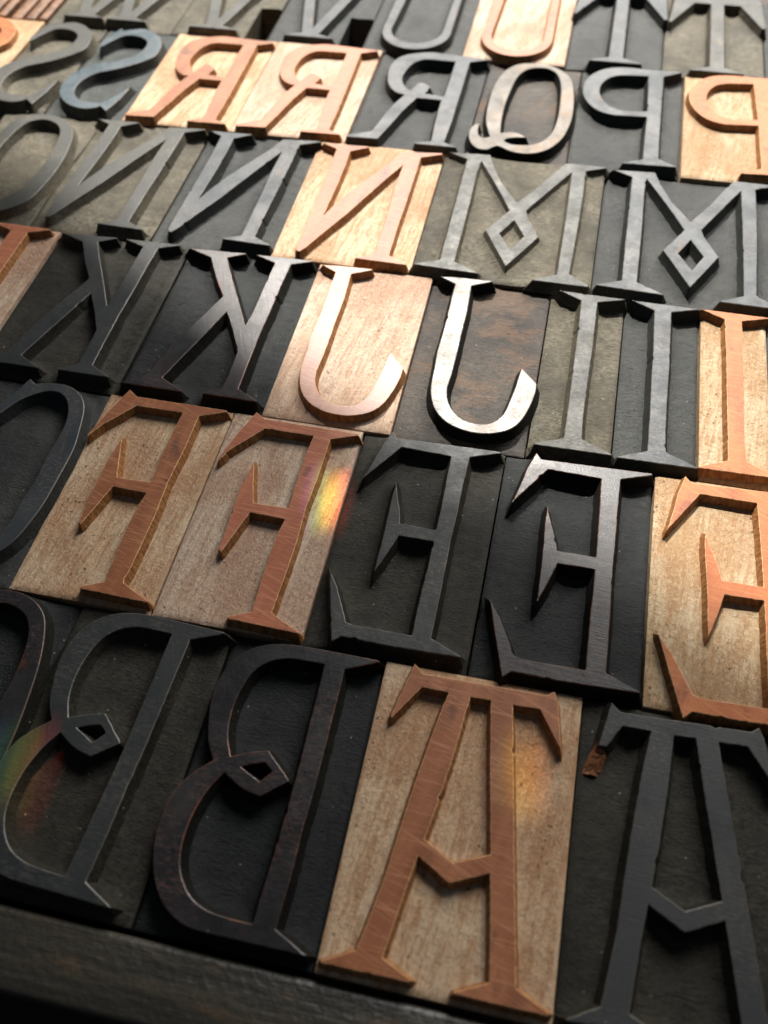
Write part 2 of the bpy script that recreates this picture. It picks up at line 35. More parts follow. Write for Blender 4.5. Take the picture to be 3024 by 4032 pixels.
 'C': ["-0.2005,0.3982 -0.1473,0.3765 -0.126,0.3795 -0.1023,0.3823 -0.0822,0.3842 -0.06,0.3858 -0.0383,0.3856 -0.0179,0.383 0.002,0.3786 0.0215,0.3721 0.0412,0.3632 0.0606,0.3521 0.078,0.3394 0.0927,0.326 0.1055,0.3108 0.1176,0.2917 0.1266,0.2734 0.1352,0.2524 0.1433,0.2301 0.1505,0.208 0.1569,0.1866 0.1624,0.1651 0.1674,0.1428 0.1721,0.1191 0.1756,0.0988 0.1789,0.0777 0.1819,0.0558 0.1847,0.0331 0.1874,0.0099 0.1897,-0.0104 0.1921,-0.0317 0.1943,-0.0535 0.1963,-0.0752 0.1979,-0.0964 0.1991,-0.1166 0.2001,-0.1399 0.2005,-0.1626 0.2005,-0.1844 0.1999,-0.2052 0.1988,-0.2245 0.1968,-0.2521 0.1934,-0.2762 0.185,-0.3017 0.1764,-0.3201 0.1653,-0.3406 0.1528,-0.3607 0.1398,-0.3782 0.1274,-0.3907 0.1074,-0.3982 0.0872,-0.396 0.0669,-0.3939 0.0337,-0.3136 0.0535,-0.2973 0.0733,-0.281 0.0885,-0.2575 0.0932,-0.241 0.0964,-0.2217 0.0984,-0.2006 0.0997,-0.1788 0.1005,-0.1572 0.1013,-0.1368 0.1018,-0.1134 0.1015,-0.09 0.1007,-0.0671 0.0999,-0.0452 0.0996,-0.0247 0.1002,-0.0018 0.1013,0.0187 0.1024,0.0385 0.1027,0.0593 0.1024,0.082 0.1016,0.1054 0.1003,0.1286 0.0982,0.1502 0.0942,0.177 0.0891,0.2019 0.083,0.2241 0.0726,0.2513 0.0594,0.2738 0.0423,0.2936 0.022,0.3094 -0.0022,0.3204 -0.0278,0.3274 -0.0509,0.3329 -0.0764,0.3302 -0.0924,0.3216 -0.1101,0.3091 -0.1285,0.2949 -0.1465,0.2815 -0.1883,0.2482"],
 'O': ["-0.1143,0.4423 -0.0925,0.4465 -0.0672,0.4497 -0.0407,0.451 -0.0153,0.4497 0.0089,0.4453 0.033,0.4384 0.0562,0.4293 0.0779,0.4185 0.0982,0.4057 0.1173,0.3908 0.1347,0.3743 0.1502,0.3565 0.1633,0.3382 0.1742,0.3188 0.1837,0.2973 0.1928,0.2727 0.1986,0.2542 0.2041,0.2341 0.2092,0.2129 0.2139,0.1906 0.2182,0.1678 0.2221,0.1445 0.2251,0.124 0.2279,0.1027 0.2303,0.0808 0.2324,0.0586 0.2342,0.0363 0.2355,0.0141 0.2364,-0.0077 0.2368,-0.0294 0.2367,-0.0511 0.2363,-0.0728 0.2354,-0.0944 0.2342,-0.1159 0.2326,-0.1371 0.2307,-0.158 0.2286,-0.1791 0.2262,-0.2006 0.2236,-0.2221 0.2205,-0.243 0.2169,-0.263 0.2125,-0.2817 0.2074,-0.2985 0.196,-0.3237 0.1822,-0.3448 0.1672,-0.3628 0.1526,-0.3787 0.1349,-0.3957 0.1168,-0.4084 0.0954,-0.4199 0.0761,-0.4305 0.0548,-0.4417 0.0318,-0.4498 0.0078,-0.451 -0.0094,-0.447 -0.0278,-0.44 -0.0467,-0.4304 -0.0656,-0.419 -0.0837,-0.4062 -0.1004,-0.3928 -0.1159,-0.3786 -0.1308,-0.3632 -0.145,-0.3465 -0.1583,-0.3285 -0.1705,-0.309 -0.1816,-0.2879 -0.1891,-0.2712 -0.1961,-0.2537 -0.2024,-0.2354 -0.2081,-0.2163 -0.2134,-0.1963 -0.218,-0.1755 -0.2222,-0.1538 -0.2259,-0.1311 -0.2284,-0.1118 -0.2305,-0.0911 -0.2321,-0.0694 -0.2334,-0.047 -0.2345,-0.0243 -0.2352,-0.0015 -0.2358,0.0208 -0.2362,0.0425 -0.2364,0.063 -0.2367,0.0822 -0.2368,0.1076 -0.2365,0.1313 -0.2359,0.1538 -0.235,0.1753 -0.2336,0.1959 -0.232,0.2161 -0.23,0.236 -0.2272,0.2593 -0.2238,0.2823 -0.22,0.3045 -0.2157,0.3253 -0.2111,0.3441 -0.2062,0.3604 -0.196,0.3831 -0.1836,0.3999 -0.1693,0.4139 -0.1539,0.426 -0.1365,0.4353",
  "-0.0424,0.3979 -0.0213,0.3974 0.0009,0.3924 0.0224,0.3844 0.0414,0.3749 0.0623,0.3599 0.0797,0.3413 0.0944,0.3194 0.1033,0.301 0.1103,0.281 0.1163,0.2587 0.1221,0.2335 0.1261,0.2145 0.13,0.1939 0.1337,0.1721 0.1371,0.1496 0.1401,0.1268 0.1424,0.1044 0.1441,0.0822 0.1454,0.0597 0.1462,0.0371 0.1465,0.0142 0.1464,-0.0088 0.1459,-0.0321 0.1452,-0.0525 0.1442,-0.0736 0.143,-0.095 0.1414,-0.1163 0.1393,-0.137 0.1367,-0.1568 0.1333,-0.1753 0.1272,-0.1993 0.1195,-0.222 0.111,-0.243 0.1022,-0.2621 0.0938,-0.2791 0.0811,-0.302 0.0683,-0.3195 0.0528,-0.334 0.0333,-0.348 0.0112,-0.3589 -0.0119,-0.3613 -0.0302,-0.3556 -0.0495,-0.3449 -0.0682,-0.3297 -0.0849,-0.3109 -0.0946,-0.2962 -0.1036,-0.2797 -0.112,-0.2614 -0.1195,-0.2416 -0.1263,-0.2203 -0.1322,-0.1977 -0.136,-0.1794 -0.1391,-0.1595 -0.1416,-0.1385 -0.1437,-0.1169 -0.1455,-0.0951 -0.1473,-0.0736 -0.149,-0.0528 -0.1509,-0.0332 -0.1537,-0.0089 -0.1567,0.0142 -0.1595,0.0364 -0.1619,0.0584 -0.1636,0.0806 -0.1643,0.1036 -0.1641,0.1243 -0.1633,0.1457 -0.162,0.1675 -0.1602,0.1892 -0.158,0.2103 -0.1553,0.2305 -0.1523,0.2494 -0.1477,0.2744 -0.1427,0.2982 -0.1366,0.3203 -0.129,0.34 -0.1193,0.3566 -0.1033,0.3731 -0.084,0.3854 -0.0632,0.3936"],
}

def P(t):
    return [tuple(float(c) for c in q.split(',')) for q in t.split()]
GLYPH = {k: [P(t) for t in v] for k, v in OUT.items()}
# letters of which only the foot is inside the picture; origin = middle of the block's lower edge
def arc(cx, cy, rx, ry, a0, a1, n):
    return [(cx + rx*math.cos(math.radians(a0+(a1-a0)*i/n)), cy + ry*math.sin(math.radians(a0+(a1-a0)*i/n))) for i in range(n+1)]
GLYPH['U'] = [[(-.30, .975), (-.205, .93), (-.213, .25)] + arc(0, .22, .213, .215, 180, 360, 18) + [(.205, .93), (.29, .975), (.06, .975), (.158, .93)]
              + arc(0, .24, .16, .165, 0, -180, 14)[0:] + [(-.135, .93), (-.06, .975)]]
GLYPH['T'] = [[(-.255, .985), (-.22, .955), (.22, .955), (.255, .985), (.27, .85), (.285, .57), (.265, .565), (.14, .83), (.04, .83), (.042, .075),
               (.152, .03), (.15, .02), (-.15, .02), (-.152, .03), (-.042, .075), (-.04, .83), (-.14, .83), (-.28, .56), (-.29, .575)]]
GLYPH['V'] = [[(-.155, .02), (.155, .02), (.155, .028), (.055, .065), (.245, .93), (.30, .97), (.08, .97), (.175, .93), (0, .13),
               (-.175, .93), (-.08, .97), (-.30, .97), (-.245, .93), (-.055, .065), (-.155, .028)]]
a_, b_ = -.1425, .1425
GLYPH['W'] = [[(a_-.135, .02), (a_+.13, .02), (a_+.13, .028), (a_+.055, .065), (0, .43), (b_-.055, .065), (b_-.13, .028), (b_-.13, .02), (b_+.135, .02),
               (b_+.135, .028), (b_+.055, .065), (b_+.26, .93), (b_+.30, .97), (b_+.1, .97), (b_+.185, .93), (b_, .13), (0, .72), (a_, .13),
               (a_-.185, .93), (a_-.1, .97), (a_-.30, .97), (a_-.26, .93), (a_-.055, .065), (a_-.135, .028)]]
g = GLYPH['I'][0]
GLYPH['L'] = [[p for p in g if p[1] > -.3 or p[0] > 0] + [(.14, -.46), (-.45, -.46), (-.46, -.25), (-.36, -.38), (-.08, -.40)]]
# (rebuild L with a clean winding: stem of the I, foot running to the left)
GLYPH['L'] = [[(-.15, .465), (.15, .46), (.15, .452), (.048, .415), (.045, -.40), (.15, -.45), (.15, -.462), (-.40, -.462), (-.44, -.20), (-.34, -.39),
               (-.045, -.395), (-.045, .415), (-.15, .455)]]
# the old A whose left spur has snapped off
GLYPH['Abroken'] = [list(GLYPH['A'][0]), GLYPH['A'][1]]
o = GLYPH['Abroken'][0]
# last three points: under-bar corner, spur tip lower, spur tip left -> cut the spur two thirds of the way
u, t1, t2, top = o[-3], o[-2], o[-1], o[0]
GLYPH['Abroken'][0] = o[:-2] + [(u[0]+(t1[0]-u[0])*.62, u[1]+(t1[1]-u[1])*.62), (top[0]+(t2[0]-top[0])*.80, top[1]+(t2[1]-top[1])*.80)]

def area(l):
    return sum(l[i-1][0]*l[i][1]-l[i][0]*l[i-1][1] for i in range(len(l)))/2
def clean(loops):
    out = []
    for k, l in enumerate(loops):
        m = []
        for p in l:
            if not m or math.dist(p, m[-1]) > .003: m.append(p)
        if math.dist(m[0], m[-1]) < .003: m.pop()
        if (area(m) > 0) != (k == 0): m = m[::-1]
        out.append(m)
    return out
def weather(l, rnd, amp, nick, cut):
    # hand-finished, knocked edges: corners slightly rounded, outline not quite straight, a few nicks
    n = len(l); c = []
    for i in range(n):
        a, b, d = l[i-1], l[i], l[(i+1) % n]
        u = Vector((b[0]-a[0], b[1]-a[1])); v = Vector((d[0]-b[0], d[1]-b[1]))
        if u.length > 3*cut and v.length > 3*cut and abs(u.angle(v)) > .45:
            un, vn = u.normalized(), v.normalized(); q = cut*rnd.uniform(.6, 1.5)
            p1 = Vector(b)-un*q; p2 = Vector(b)+vn*q; pm = (p1+p2)/2*.45+Vector(b)*.55
            c += [tuple(p1), tuple(pm), tuple(p2)]
        else: c.append(b)
    out = []; n = len(c); ph = rnd.uniform(0, 9)
    for i in range(n):
        a, b = Vector(c[i]), Vector(c[(i+1) % n]); L = (b-a).length; k = max(1, int(L/.014))
        nr = Vector((b.y-a.y, a.x-b.x))/max(L, 1e-6)
        out.append(tuple(a))
        for j in range(1, k):
            e = rnd.gauss(0, amp)
            if rnd.random() < nick: e -= rnd.uniform(.002, .0065)
            out.append(tuple(a.lerp(b, j/k)+nr*e))
    return out
def offset(l, d, lim=2.2):
    n = len(l); r = []
    for i in range(n):
        a, b, c = l[i-1], l[i], l[(i+1) % n]
        u = (b[0]-a[0], b[1]-a[1]); v = (c[0]-b[0], c[1]-b[1])
        lu = math.hypot(*u) or 1; lv = math.hypot(*v) or 1
        n1 = (u[1]/lu, -u[0]/lu); n2 = (v[1]/lv, -v[0]/lv)
        m = (n1[0]+n2[0], n1[1]+n2[1]); k = 1 + n1[0]*n2[0] + n1[1]*n2[1]
        s = d/max(k, .12)
        mm = (m[0]*s, m[1]*s); L = math.hypot(*mm)
        if L > abs(d)*lim: mm = (mm[0]*abs(d)*lim/L, mm[1]*abs(d)*lim/L)
        r.append((b[0]+mm[0], b[1]+mm[1]))
    return r

# ------------------------------------------------------------------ materials
def nt(name):
    m = bpy.data.materials.new(name); m.use_nodes = True
    t = m.node_tree; t.nodes.clear()
    out = t.nodes.new('ShaderNodeOutputMaterial'); b = t.nodes.new('ShaderNodeBsdfPrincipled')
    t.links.new(b.outputs[0], out.inputs[0])
    return m, t, b
class NB:
    def __init__(s, t):
        s.t = t
        tc = t.nodes.new('ShaderNodeTexCoord'); oi = t.nodes.new('ShaderNodeObjectInfo')
        sc = t.nodes.new('ShaderNodeVectorMath'); sc.operation = 'SCALE'; sc.inputs['Scale'].default_value = 1/S
        t.links.new(tc.outputs['Object'], sc.inputs[0])
        mu = t.nodes.new('ShaderNodeMath'); mu.operation = 'MULTIPLY'; mu.inputs[1].default_value = 37.0
        t.links.new(oi.outputs['Random'], mu.inputs[0])
        cb = t.nodes.new('ShaderNodeCombineXYZ')
        for i in range(3): t.links.new(mu.outputs[0], cb.inputs[i])
        ad = t.nodes.new('ShaderNodeVectorMath'); ad.operation = 'ADD'
        t.links.new(sc.outputs[0], ad.inputs[0]); t.links.new(cb.outputs[0], ad.inputs[1])
        s.co = ad.outputs[0]; s.rand = oi.outputs['Random']
    def map(s, scale=(1, 1, 1), rot=0, src=None):
        r = s.t.nodes.new('ShaderNodeMapping'); r.vector_type = 'TEXTURE' if False else 'POINT'
        r.inputs['Rotation'].default_value = (0, 0, math.radians(rot))
        m2 = s.t.nodes.new('ShaderNodeMapping'); m2.inputs['Scale'].default_value = scale
        s.t.links.new(src or s.co, r.inputs[0]); s.t.links.new(r.outputs[0], m2.inputs[0])
        return m2.outputs[0]
    def noise(s, sc, det=3, rough=.55, vec=None, dist=0):
        n = s.t.nodes.new('ShaderNodeTexNoise'); n.inputs['Scale'].default_value = sc
        n.inputs['Detail'].default_value = det; n.inputs['Roughness'].default_value = rough; n.inputs['Distortion'].default_value = dist
        s.t.links.new(vec or s.co, n.inputs['Vector']); return n.outputs['Fac']
    def vor(s, sc, vec=None):
        n = s.t.nodes.new('ShaderNodeTexVoronoi'); n.inputs['Scale'].default_value = sc
        s.t.links.new(vec or s.co, n.inputs['Vector']); return n.outputs['Distance']
    def wave(s, sc, dist, vec=None, rings=False, dsc=1.5):
        n = s.t.nodes.new('ShaderNodeTexWave'); n.inputs['Scale'].default_value = sc; n.inputs['Distortion'].default_value = dist
        n.inputs['Detail'].default_value = 2; n.inputs['Detail Scale'].default_value = dsc
        if rings: n.wave_type = 'RINGS'
        s.t.links.new(vec or s.co, n.inputs['Vector']); return n.outputs['Fac']
    def ramp(s, f, p0, p1, v0=0., v1=1.):
        n = s.t.nodes.new('ShaderNodeMapRange'); n.interpolation_type = 'SMOOTHSTEP'
        for k, v in (('From Min', p0), ('From Max', p1), ('To Min', v0), ('To Max', v1)): n.inputs[k].default_value = v
        s.t.links.new(f, n.inputs['Value']); return n.outputs[0]
    def mix(s, f, a, b, mode='MIX'):
        n = s.t.nodes.new('ShaderNodeMix'); n.data_type = 'RGBA'; n.blend_type = mode
        for i, v in ((0, f), (6, a), (7, b)):
            if isinstance(v, (int, float)): n.inputs[i].default_value = v
            elif isinstance(v, tuple): n.inputs[i].default_value = (*v, 1)
            else: s.t.links.new(v, n.inputs[i])
        return n.outputs[2]
    def math(s, op, a, b):
        n = s.t.nodes.new('ShaderNodeMath'); n.operation = op
        for i, v in enumerate((a, b)):
            if isinstance(v, (int, float)): n.inputs[i].default_value = v
            else: s.t.links.new(v, n.inputs[i])
        return n.outputs[0]
    def bump(s, h, dist, strength=1., prev=None):
        n = s.t.nodes.new('ShaderNodeBump'); n.inputs['Distance'].default_value = dist*S; n.inputs['Strength'].default_value = strength
        s.t.links.new(h, n.inputs['Height'])
        if prev is not None: s.t.links.new(prev, n.inputs['Normal'])
        return n.outputs[0]
def setb(t, b, color=None, rough=None, normal=None, spec=.5):
    for k, v in (('Base Color', color), ('Roughness', rough), ('Normal', normal)):
        if v is None: continue
        if isinstance(v, tuple): b.inputs[k].default_value = (*v, 1)
        elif isinstance(v, float): b.inputs[k].default_value = v
        else: t.links.new(v, b.inputs[k])
    b.inputs['Specular IOR Level'].default_value = spec

def dark(name, base, tint, patch, patch_lo, dust, dustcol, rough, bump, spec=.22, grain=.0022):
    m, t, b = nt(name); n = NB(t)
    c = n.mix(n.ramp(n.noise(2.2, 4), .35, .65), base, tint)
    pn = n.math('ADD', n.math('MULTIPLY', n.noise(3.1, 5, .62, dist=.6), .72), n.math('MULTIPLY', n.noise(1, 4, .7, n.map((9, 70, 9), 2)), .28))
    c = n.mix(n.ramp(pn, patch_lo, patch_lo+.09), c, patch)
    d = n.math('MULTIPLY', n.ramp(n.noise(3.5, 5, .7), .30, .68), n.ramp(n.noise(1, 4, .7, n.map((50, 85, 50))), .30, .72))
    c = n.mix(n.math('MULTIPLY', d, dust), c, dustcol)
    sc = n.math('MULTIPLY', n.ramp(n.noise(1, 5, .75, n.map((9, 3.2, 5), 38), dist=.7), .50, .68), n.ramp(n.noise(1, 4, .8, n.map((90, 30, 40), 38)), .40, .64))
    c = n.mix(n.math('MULTIPLY', sc, dust*.55), c, (dustcol[0]*.9, dustcol[1]*1.0, dustcol[2]*1.25))
    v = n.vor(21)
    speck = n.math('MULTIPLY', n.ramp(v, .075, .035), n.ramp(n.noise(13, 1), .47, .55))
    c = n.mix(n.math('MULTIPLY', speck, .6), c, (.42, .42, .37))
    setb(t, b, c, None, None, spec)
    r = n.ramp(n.noise(5.5, 5, .7), .3, .7, rough-.07, rough+.11)
    t.links.new(r, b.inputs['Roughness'])
    gr = n.noise(1, 5, .7, n.map((24, 190, 9), 1))
    crack = n.ramp(gr, .27, .40)
    nn = n.bump(crack, grain*.9)
    nn = n.bump(gr, grain*.6, 1., nn)
    nn = n.bump(n.noise(1, 5, .8, n.map((55, 120, 60), 2)), bump*2.6, 1., nn)
    t.links.new(nn, b.inputs['Normal'])
    return m
def scratched(name, base, tint, patch, patch_lo, rough, spec=.35, line=.0006, fine=.0005):
    """a planed, inked printing face: satin, crossed by fine straight scratches"""
    m, t, b = nt(name); n = NB(t)
    c = n.mix(n.ramp(n.noise(3.2, 4), .35, .65), base, tint)
    c = n.mix(n.ramp(n.noise(1, 5, .7, n.map((5.5, 3.2, 4), 5), dist=.5), patch_lo-.04, patch_lo+.10), c, patch)
    wear = n.math('MULTIPLY', n.ramp(n.noise(2.7, 3), .42, .62), n.ramp(n.noise(1, 4, .75, n.map((42, 130, 40), 2)), .46, .66))
    c = n.mix(n.math('MULTIPLY', wear, .5), c, (patch[0]*1.5+.03, patch[1]*1.5+.03, patch[2]*1.5+.03))
    v = n.vor(16)
    speck = n.math('MULTIPLY', n.ramp(v, .05, .02), n.ramp(n.noise(8, 1), .55, .62))
    c = n.mix(n.math('MULTIPLY', speck, .5), c, (.4, .4, .38))
    setb(t, b, c, None, None, spec)
    r = n.math('ADD', n.ramp(n.noise(7, 5, .75), .3, .7, rough-.07, rough+.12), n.ramp(n.noise(1, 3, .8, n.map((60, 110, 60), 3)), .3, .7, -.05, .05))
    t.links.new(r, b.inputs['Roughness'])
    l1 = n.noise(1, 3, .6, n.map((5, 170, 5), 4))
    l2 = n.noise(1, 2, .6, n.map((4, 120, 4), 68))
    nn = n.bump(l1, line); nn = n.bump(l2, line*.7, 1., nn)
    nn = n.bump(n.noise(140, 3, .7), fine, 1., nn)
    t.links.new(nn, b.inputs['Normal'])
    return m

MAT = {}
# black inked
MAT['ink'] = dark('ink_black_shoulder', (.004, .0052, .006), (.007, .009, .0095), (.020, .013, .010), .66, .28, (.055, .055, .05), .40, .0024)
MAT['dusty'] = dark('sunlit_olive_shoulder', (.034, .030, .020), (.060, .051, .034), (.022, .019, .014), .58, .80, (.19, .165, .115), .52, .0024)  # dustier, lighter copy of olive: sunlight on these blocks put into the colour
MAT['dusty_sunlit_face'] = scratched('sunlit_olive_face', (.032, .033, .029), (.046, .046, .040), (.07, .058, .040), .60, .54, .28)  # face of the sunlit olive copy, lightened the same way
MAT['wall'] = dark('shade_black_wall', (.004, .004, .0035), (.009, .0085, .007), (.014, .010, .007), .60, .25, (.05, .045, .03), .62, .003, .12)  # near-black so the shade on the letter sides sits in the colour
MAT['tan_face'] = scratched('rubbed_tan_face', (.075, .066, .055), (.13, .11, .088), (.17, .12, .08), .52, .58, .35)
MAT['rim'] = scratched('rubbed_rim', (.040, .040, .040), (.085, .078, .068), (.16, .12, .08), .62, .42, .5)
MAT['rim_red'] = scratched('rubbed_red_rim', (.030, .018, .014), (.075, .040, .030), (.17, .055, .025), .56, .40, .5)
MAT['ink_face'] = scratched('ink_black_face', (.010, .0100, .0115), (.016, .0145, .0155), (.050, .018, .010), .64, .38, .40)
# olive: dust sits in the old ink; dark copy with the shade painted in
MAT['olive'] = dark('dusty_olive_shoulder', (.008, .0072, .0048), (.015, .013, .0085), (.006, .0055, .0045), .60, .60, (.065, .058, .040), .52, .0022)
MAT['olive_face'] = scratched('dusty_olive_face', (.012, .0145, .016), (.019, .0215, .022), (.045, .036, .026), .68, .56, .38)  # bluish base carries the sky sheen in its colour
# worn grey ink; the face's blue is sky sheen put into the colour
MAT['grey'] = dark('worn_grey_shoulder', (.013, .015, .015), (.022, .024, .022), (.040, .028, .018), .62, .45, (.075, .075, .065), .45, .0020)
MAT['grey_face'] = scratched('worn_grey_face', (.020, .026, .031), (.029, .034, .039), (.075, .050, .036), .64, .50, .30)
# copper: ink rubbed through to red-brown wood
MAT['copper'] = dark('rubbed_copper_shoulder', (.028, .026, .025), (.055, .045, .038), (.090, .055, .036), .50, .45, (.15, .13, .10), .46, .0025)
MAT['copper_face'] = scratched('rubbed_copper_face', (.060, .052, .042), (.10, .082, .062), (.15, .10, .07), .50, .42, .42)
# petrol blue
MAT['blue'] = dark('petrol_shoulder', (.018, .022, .022), (.030, .036, .034), (.05, .045, .035), .62, .45, (.13, .13, .11), .44, .0024)
MAT['blue_face'] = scratched('petrol_face', (.020, .034, .044), (.028, .045, .056), (.02, .05, .06), .66, .40, .45)

def maple(name, hi, mid, lo, rough=.62, holes=.95, bump=.008):
    """new wood, routed: pale, torn grain, rows of pores, arcs left by the cutter"""
    m, t, b = nt(name); n = NB(t)
    c = n.mix(n.ramp(n.noise(1, 4, .6, n.map((8, 1.3, 4), 6)), .32, .68), mid, hi)
    c = n.mix(n.ramp(n.noise(1, 5, .65, n.map((3.2, 1.7, 3), 9), dist=.9), .50, .70, 0., .6), c, lo)
    fib = n.noise(1, 5, .7, n.map((62, 7, 40), 7))
    fine = n.noise(1, 4, .8, n.map((120, 50, 60), 7))
    fig = n.wave(2.6, 7., n.map((1, .35, 1), 12), True, .8)
    c = n.mix(n.ramp(fig, .50, .95, 0., .55), c, lo)
    c = n.mix(n.ramp(fib, .38, .56, .70, 0.), c, lo)
    c = n.mix(n.ramp(fine, .52, .66, 0., .45), c, (.76, .64, .48))
    c = n.mix(n.ramp(fine, .33, .46, .34, 0.), c, lo)
    pv = n.vor(1, n.map((46, 34, 30), 9))
    band = n.ramp(n.noise(1, 2, .5, n.map((13, 1.1, 4), 6)), .50, .64)
    pores = n.math('MULTIPLY', n.ramp(pv, .26, .12), n.math('MULTIPLY', band, n.ramp(n.noise(23, 2), .42, .55)))
    c = n.mix(n.math('MULTIPLY', pores, holes), c, (lo[0]*.45, lo[1]*.33, lo[2]*.25))
    setb(t, b, c, rough, None, .4)
    arcs = n.wave(11, 3.0, n.map((1, 1, 0), 20), True, 2.)
    nn = n.bump(arcs, .0005)
    nn = n.bump(fine, .0065, 1., nn)
    nn = n.bump(fib, bump, 1., nn)
    nn = n.bump(pores, -.010, 1., nn)
    nn = n.bump(n.noise(1, 5, .85, n.map((62, 38, 50), 8)), .016, 1., nn)
    t.links.new(nn, b.inputs['Normal'])
    return m
def cherry(name, a, bcol, dk, rough, diag=22):
    """the sealed end-grain face of new type: red-brown, crossed by sanding lines"""
    m, t, b = nt(name); n = NB(t)
    c = n.mix(n.ramp(n.noise(1, 4, .6, n.map((10, 2.2, 6), 8)), .3, .7), a, bcol)
    c = n.mix(n.ramp(n.noise(1, 4, .65, n.map((7, 3.5, 5), 8), dist=.5), .56, .68, 0., .75), c, dk)
    l0 = n.noise(1, 4, .7, n.map((3, 150, 3), 3)); l1 = n.noise(1, 3, .6, n.map((4, 120, 4), diag)); l2 = n.noise(1, 3, .6, n.map((4, 120, 4), -60))
    lin = n.math('ADD', n.ramp(l0, .50, .68, 0., .5), n.ramp(l1, .54, .70, 0., .45))
    c = n.mix(lin, c, (bcol[0]*1.45, bcol[1]*1.7, bcol[2]*1.9))
    dkl = n.ramp(l2, .30, .44, .30, 0.)
    c = n.mix(dkl, c, (a[0]*.6, a[1]*.55, a[2]*.5))
    setb(t, b, c, rough, None, .24)
    nn = n.bump(l0, .0004); nn = n.bump(l1, .0004, 1., nn); nn = n.bump(n.noise(110, 3, .7), .0006, 1., nn)
    t.links.new(nn, b.inputs['Normal'])
    return m
def cutside(name, a, bcol):
    m, t, b = nt(name); n = NB(t)
    f = n.noise(1, 4, .7, n.map((70, 70, 12)))
    c = n.mix(n.ramp(f, .35, .65), a, bcol)
    setb(t, b, c, .6, None, .35)
    nn = n.bump(f, .006); t.links.new(nn, b.inputs['Normal'])
    return m
MAT['maple'] = maple('routed_maple', (.74, .56, .38), (.67, .45, .27), (.44, .215, .095))
MAT['maple_pink'] = maple('routed_maple_pink', (.70, .56, .43), (.62, .44, .31), (.44, .25, .16), holes=.7, bump=.005)
MAT['maple_gold'] = maple('routed_maple_gold', (.62, .49, .32), (.55, .38, .21), (.40, .21, .085))
MAT['cherry'] = cherry('cherry_face', (.19, .068, .031), (.28, .110, .052), (.07, .032, .028), .46)
MAT['rim_painted_highlight'] = cutside('painted_bevel_highlight', (.42, .20, .09), (.62, .38, .19))  # paler colour stands in for light caught on the bevel
MAT['cherry_pink'] = cherry('cherry_face_pink', (.27, .088, .046), (.35, .128, .068), (.15, .060, .042), .47)
MAT['cherry_gloss'] = cherry('cherry_face_polished', (.26, .125, .085), (.33, .165, .115), (.18, .085, .065), .385)
MAT['cherry_orange'] = cherry('cherry_face_orange', (.29, .078, .020), (.37, .118, .036), (.15, .04, .018), .54, 28)
MAT['cutside'] = cutside('cut_wall', (.17, .058, .015), (.32, .15, .05))

def railmat():
    m, t, b = nt('worn_painted_rail'); n = NB(t)
    st = n.noise(1, 5, .65, n.map((1.6, 16, 8), 0))
    c = n.mix(n.ramp(st, .35, .65), (.014, .0125, .0095), (.034, .029, .020))
    c = n.mix(n.ramp(n.noise(1, 5, .7, n.map((5, 12, 12), 0)), .56, .70, 0., .6), c, (.075, .045, .022))
    setb(t, b, c, .45, None, .5)
    nn = n.bump(st, .006); nn = n.bump(n.noise(40, 4), .004, 1., nn); t.links.new(nn, b.inputs['Normal'])
    return m
MAT['rail'] = railmat()
def brown(name, a, bcol, rough=.6):
    m, t, b = nt(name); n = NB(t)
    st = n.noise(1, 5, .65, n.map((14, 14, 1.6), 0))
    c = n.mix(n.ramp(st, .35, .65), a, bcol); setb(t, b, c, rough, None, .4)
    nn = n.bump(st, .006); t.links.new(nn, b.inputs['Normal'])
    return m
MAT['brown'] = brown('brown_spacer', (.085, .035, .014), (.19, .09, .04))
MAT['tray'] = brown('tray_floor', (.020, .008, .004), (.030, .013, .007), .7)
MAT['scar'] = brown('fresh_broken_wood', (.11, .038, .013), (.30, .12, .045), .65)

# ------------------------------------------------------------------ mesh building
def link(name, mesh, parent=None):
    o = bpy.data.objects.new(name, mesh); col.objects.link(o)
    if parent: o.parent = parent
    return o
def mk(name, verts, faces, mats, mids=None, smooth=None, flat0=False):
    me = bpy.data.meshes.new(name)
    me.from_pydata([(x*S, y*S, z*S) for x, y, z in verts], [], faces)
    for m in mats: me.materials.append(m)
    if mids: me.polygons.foreach_set('material_index', mids)
    if smooth is not None:
        me.polygons.foreach_set('use_smooth', [True]*len(faces)); me.update()
        me.set_sharp_from_angle(angle=math.radians(smooth))
        if mids and flat0:
            me.polygons.foreach_set('use_smooth', [len(f) == 4 for f in faces])
    me.update(); return me

def letter_mesh(loops, zf, zb, slope, chamfer=.0028):
    V = []; F = []; M = []
    rings = []
    for l in loops:
        idx = []
        for off, z in ((-chamfer, zf), (-chamfer*.25, zf-chamfer*.45), (0, zf-chamfer*1.4), (slope*.55, zb+(zf-zb)*.35), (slope*1.3, zb-.012)):
            q = offset(l, off); s = len(V)
            V += [(x, y, z) for x, y in q]; idx.append(list(range(s, s+len(q))))
        rings.append(idx)
        n = len(l)
        for k in range(4):
            for i in range(n):
                j = (i+1) % n
                F.append((idx[k][i], idx[k+1][i], idx[k+1][j], idx[k][j])); M.append(2 if k < 2 else 1)
    flat = []
    for idx in rings: flat += idx[0]
    tris = tessellate_polygon([[Vector((V[i][0], V[i][1], 0)) for i in idx[0]] for idx in rings])
    for t in tris:
        f = [flat[i] for i in t]
        a, b, c = (V[i] for i in f)
        ar = (b[0]-a[0])*(c[1]-a[1])-(c[0]-a[0])*(b[1]-a[1])
        if abs(ar) < 1e-12: continue
        F.append(tuple(f if ar > 0 else f[::-1])); M.append(0)
    return V, F, M

